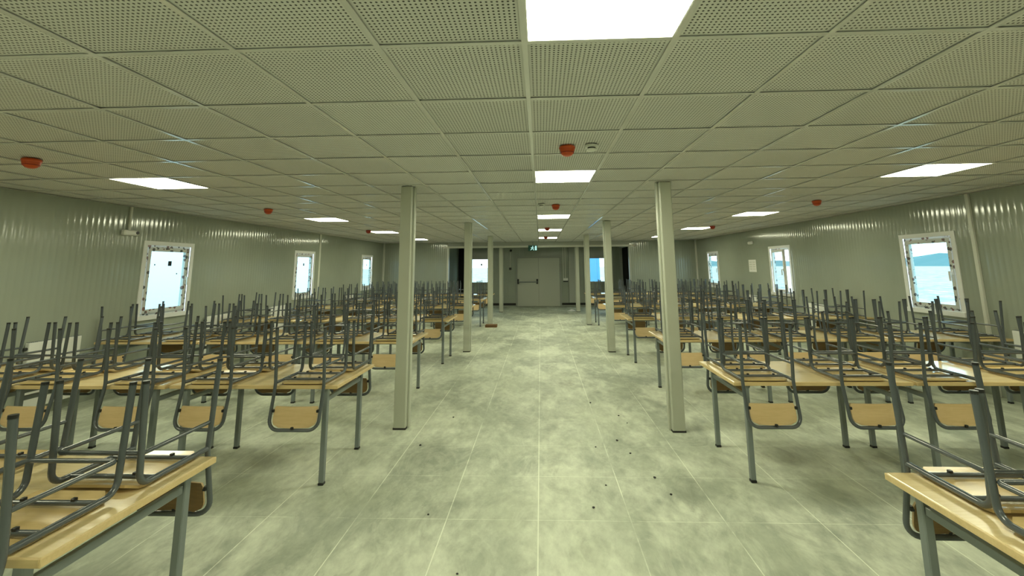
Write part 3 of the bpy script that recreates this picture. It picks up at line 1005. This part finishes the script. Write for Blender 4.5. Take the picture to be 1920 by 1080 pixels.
obj('conduit', MB().cbox(-0.012, 0.012, -0.02, -0.004, 0.16, RZ - 0.995, 0.003).cbox(-0.10, -0.076, -0.02, -0.004, 0.16, RZ - 0.995, 0.003), e, 'conduit_white')
tag(obj('pipe_duct', MB().cbox(1.16, 1.46, YD - 0.12, YD - 0.016, 0.15, RZ - 0.02, 0.01), None, 'wall_plain'), 'boxed pale duct standing against the back wall right of the door', 'duct')

# ------------------------------------------------------------------ things on the floor
def pebble_mesh(r, s):
    random.seed(s)
    bm = bmesh.new()
    bmesh.ops.create_icosphere(bm, subdivisions=1, radius=r)
    for v in bm.verts:
        v.co *= random.uniform(0.7, 1.15)
        v.co.z *= 0.6
    me = bpy.data.meshes.new('crumb')
    zmin = min(v.co.z for v in bm.verts)
    for v in bm.verts:
        v.co.z -= zmin
    bm.to_mesh(me)
    bm.free()
    me.materials.append(MATS['pebble_dark'])
    return me
pm = [pebble_mesh(0.011, 1), pebble_mesh(0.008, 2), pebble_mesh(0.014, 3)]
def floor_at(u, v):
    dcam = Vector(((u - PCX) / FPX, 1.0, (PCY - v) / FPX))
    dw = RW.transposed() @ dcam
    t = -CAM_H / dw[2]
    return dw[0] * t, dw[1] * t
crumbs = []
for k, (u, v) in enumerate(((850, 783), (1176, 794), (1157, 827), (1182, 851), (1117, 839), (1228, 897), (1258, 928), (857, 1078), (1107, 756), (1113, 953), (803, 966), (788, 836), (1160, 780), (1136, 911))):
    x, y = floor_at(u, v)
    o = obj('crumb', pm[k % 3], None, loc=(x, y, 0), rz=k)
    crumbs.append((x * x + y * y, o))
NUM = ('nearest', 'second nearest', 'third nearest', 'fourth nearest', 'fifth nearest', 'sixth nearest', 'seventh nearest', 'seventh farthest',
       'sixth farthest', 'fifth farthest', 'fourth farthest', 'third farthest', 'second farthest', 'farthest')
for k, (dd, o) in enumerate(sorted(crumbs, key=lambda c: c[0])):
    tag(o, 'dark crumb of debris on the aisle floor, %s to the viewer' % NUM[k], 'debris', 'dark crumbs on the aisle floor')
x, y = floor_at(1072, 583)
sc = MB()
sc.add([(-0.16, 0, 0.0), (0.0, -0.12, 0.0), (0.14, 0.02, 0.0), (0.02, 0.12, 0.0), (0.0, 0.0, 0.07), (0.06, 0.03, 0.05)], [(0, 1, 4), (1, 2, 5), (1, 5, 4), (2, 3, 5), (3, 4, 5), (3, 0, 4), (0, 3, 2, 1)])
tag(obj('paper_scrap', sc, None, 'paper_white', (x, y, 0)), 'crumpled white scrap on the floor before the double door', 'scrap')
x, y = floor_at(907, 611)
x, y = -1.38, y - 0.25
e = tag(obj('cardboard_box', None, None, loc=(x, y, 0)), 'small low brown cardboard box on the floor by the third left column', 'box')
obj('tray', MB().cbox(-0.16, 0.16, -0.10, 0.10, 0, 0.07, 0.004), e, 'cardboard')
obj('flap', MB().box(-0.16, 0.16, -0.13, -0.10, 0.062, 0.068), e, 'cardboard')

# ------------------------------------------------------------------ outdoors
struct(obj('ground_outside', MB().box(-400, 600, -300, 900, -0.45, -0.40), None, 'outside_ground'), 'pale open ground outside the windows')
hv, hf = [], []
n = 60
for k in range(n + 1):
    y = -150 + 900 * k / n
    hgt = 6.2 + 1.2 * math.sin(k * 0.7) + 0.8 * math.sin(k * 1.9 + 1)
    hv += [(230, y, -0.4), (262, y, hgt), (330, y, -0.4)]
for k in range(n):
    for q in (0, 1):
        a = 3 * k + q
        hf.append((a, a + 1, a + 4, a + 3))
struct(obj('hills_outside', MB().add(hv, hf), None, 'outside_hill'), 'low dark hills on the horizon outside the right windows')
bl = tag(obj('neighbour_cabin', None, None, loc=(-10.5, 11, -0.4)), 'white prefabricated cabin outside the left windows', 'building')
obj('wall', MB().box(-2.5, 0, -9, 9, 0, 3.6), bl, 'outside_white')
obj('roof', MB().box(-2.7, 0.2, -9.2, 9.2, 3.6, 3.75), bl, 'outside_white')
bc = tag(obj('blue_container', None, None, loc=(3.0, 25.5, -0.4)), 'blue container outside the window right of the door', 'container')
obj('body', MB().box(-1.3, 0.35, 0, 6, 0.1, 2.7), bc, 'outside_blue')
obj('corner_post', MB().box(-1.33, -1.2, -0.02, 0.1, 0.0, 2.75), bc, 'outside_blue')
obj('corner_post', MB().box(0.25, 0.38, -0.02, 0.1, 0.0, 2.75), bc, 'outside_blue')
